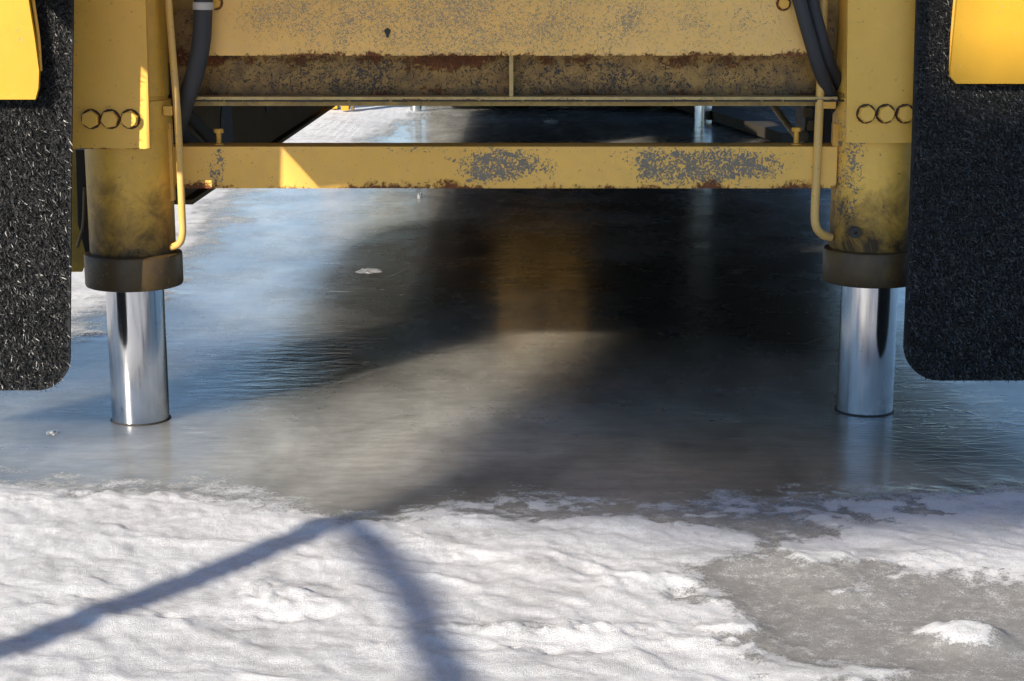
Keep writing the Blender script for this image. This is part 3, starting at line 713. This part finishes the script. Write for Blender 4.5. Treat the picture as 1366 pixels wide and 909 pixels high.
# added unseen panel far behind the camera, cut to shade the right half
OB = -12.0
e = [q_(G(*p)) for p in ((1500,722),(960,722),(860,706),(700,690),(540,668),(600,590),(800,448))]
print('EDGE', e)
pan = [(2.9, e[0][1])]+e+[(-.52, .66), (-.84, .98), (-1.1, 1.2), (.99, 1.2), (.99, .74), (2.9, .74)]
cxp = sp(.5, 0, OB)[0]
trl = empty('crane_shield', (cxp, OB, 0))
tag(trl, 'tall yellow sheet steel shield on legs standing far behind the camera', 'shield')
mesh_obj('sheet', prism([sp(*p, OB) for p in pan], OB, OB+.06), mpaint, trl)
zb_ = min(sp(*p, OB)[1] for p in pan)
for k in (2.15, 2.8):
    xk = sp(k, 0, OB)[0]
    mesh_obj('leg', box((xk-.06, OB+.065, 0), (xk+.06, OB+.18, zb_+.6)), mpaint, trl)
# hood plate added above the view, unseen, cut to shape the sun patches
OH = 2.9
s0 = q_(at(172, 74, YPL)); s1 = q_(at(201, 102, YPL)); t0 = q_(at(232, 224, Yt)); t1 = q_(at(252, 226, Yt))
l0 = q_(at(252, 254, YL)); l1 = q_(at(375, 254, YL)); l2 = q_(at(375, 196, YL)); l3 = q_(at(426, 252, YL))
hp = [(-1.0, 1.22), (s0[0]-.04, s0[1]+.05), s0, s1, (s1[0]+.004, l0[1]-.004), (-.757, l0[1]-.004), (-.757, t0[1]), t1, (t1[0]+.003, l0[1]), l1, l2, l3, (l3[0]+.05, l3[1]+.01), (.10, .62), (.94, .64), (.94, 1.22)]
print('HOOD', hp)
sun_blocker = mesh_obj('hood_plate', prism([sp(*p, OH) for p in hp], OH, OH+.008), mpaint, veh)
for p in ((-.6, 1.20), (.85, 1.20)):
    q = sp(*p, OH)
    mesh_obj('hood_arm', box((q[0]-.03, OH+.009, q[1]-.06), (q[0]+.03, 4.0, q[1])), mpaint, sun_blocker)

# ice chunks, leaf
micec = M('clear_ice_lump'); micec = micec.end(micec.mix(micec.noise(60, 4), (.12, .125, .13), (.34, .35, .36)), .18, 0, micec.bump(micec.noise(80, 4), .5, .004))
def lump(px, py, rx, ry, h, lab, seed):
    c0 = G(px, py); bm = bmesh.new(); bmesh.ops.create_icosphere(bm, subdivisions=4, radius=1)
    rng = random.Random(seed); ph = [rng.uniform(0, 6) for _ in range(6)]
    for v in bm.verts:
        k = 1+.22*math.sin(3*v.co.x+ph[0])*math.cos(4*v.co.y+ph[1])+.12*math.sin(9*v.co.x+ph[2]+5*v.co.z)+.07*math.sin(17*v.co.y+ph[3])
        v.co = Vector((v.co.x*rx*k, v.co.y*ry*k, v.co.z*h*k))+Vector((0, 0, h*.2))
    o = mesh_obj('ice_chunk', bm, micec, None, smooth=True); o.location = (c0.x, c0.y, -.003)
    tag(o, lab, 'ice chunk', 'ice chunks'); return o
lump(492, 362, .045, .05, .007, 'flat pale ice chunk frozen on the dark ice in the middle of the view', 1)
lump(560, 264, .012, .02, .022, 'tiny upright ice chunk just under the lower yellow beam', 2)
lump(735, 163, .045, .05, .02, 'small pale ice chunk far under the vehicle, seen in the gap between the beams', 3)
lump(70, 578, .016, .02, .006, 'small dull ice chunk on blue ice in front of the left turf flap', 4)
ml = simple('dead_leaf', (.02, .014, .009), .8)
c0 = G(893, 450); bm = bmesh.new()
lf = [(-.03,0),(-.018,.018),(-.006,.012),(.002,.030),(.010,.014),(.024,.012),(.034,.002),(.02,-.010),(.006,-.012),(-.01,-.016)]
vt = [bm.verts.new((a*1.15, b*1.3, .010+.004*math.sin(a*120))) for a, b in lf]; cc = bm.verts.new((0, 0, .002))
for i in range(len(vt)): bm.faces.new((vt[i], vt[(i+1) % len(vt)], cc))
o = mesh_obj('leaf', bm, ml); md = o.modifiers.new('thick', 'SOLIDIFY'); md.thickness = .0008
o.location = (c0.x, c0.y, .002); tag(o, 'small curled dark leaf lying on the shaded ice right of centre', 'leaf')

# distant treeline on the horizon
mtr = simple('dark_conifers', (.030, .042, .026), .9, 0, .5, 2, .3)
mtk = simple('bark', (.09, .065, .045), .9)
def crown_mesh(h, seed):
    rng = random.Random(seed); bm = bmesh.new()
    for k in range(900):
        t = rng.random()**.8; z_ = h*(.12+.88*t); r = (1-t)*h*.20*(.75+.25*math.sin(t*38))*math.sqrt(rng.random())+.05
        a = rng.uniform(0, 6.283); p = Vector((r*math.cos(a), r*math.sin(a), z_)); s_ = .35*(1.1-t*.6)
        q = [p+Vector((rng.uniform(-s_, s_), rng.uniform(-s_, s_), rng.uniform(-s_*.6, s_*.3))) for _ in range(3)]
        try: bm.faces.new([bm.verts.new(v) for v in q])
        except ValueError: pass
    return bm
protos = []
for k in range(3):
    me_o = mesh_obj('crown', crown_mesh(6.5, k), mtr); tr = mesh_obj('trunk', lathe(0, 0, [(.16, -.3), (.12, 1.5), (.03, 5.8)], 10), mtk)
    protos.append((me_o, tr))
rng = random.Random(5)
for i in range(34):
    xx = -30+i*1.9+rng.uniform(-.6, .6); yy = 78+rng.uniform(-6, 6)
    e = empty('conifer_tree', (xx, yy, 0)); tag(e, 'dark conifer in the row along the far edge of the snow field', 'tree', 'conifers along the horizon')
    s_ = rng.uniform(.7, 1.15); e.scale = (s_, s_, s_)
    for pr_ in protos[i % 3]:
        c_ = pr_ if i < 3 else pr_.copy()
        if i >= 3: COL.objects.link(c_)
        c_.parent = e; c_.location = (0, 0, 0)
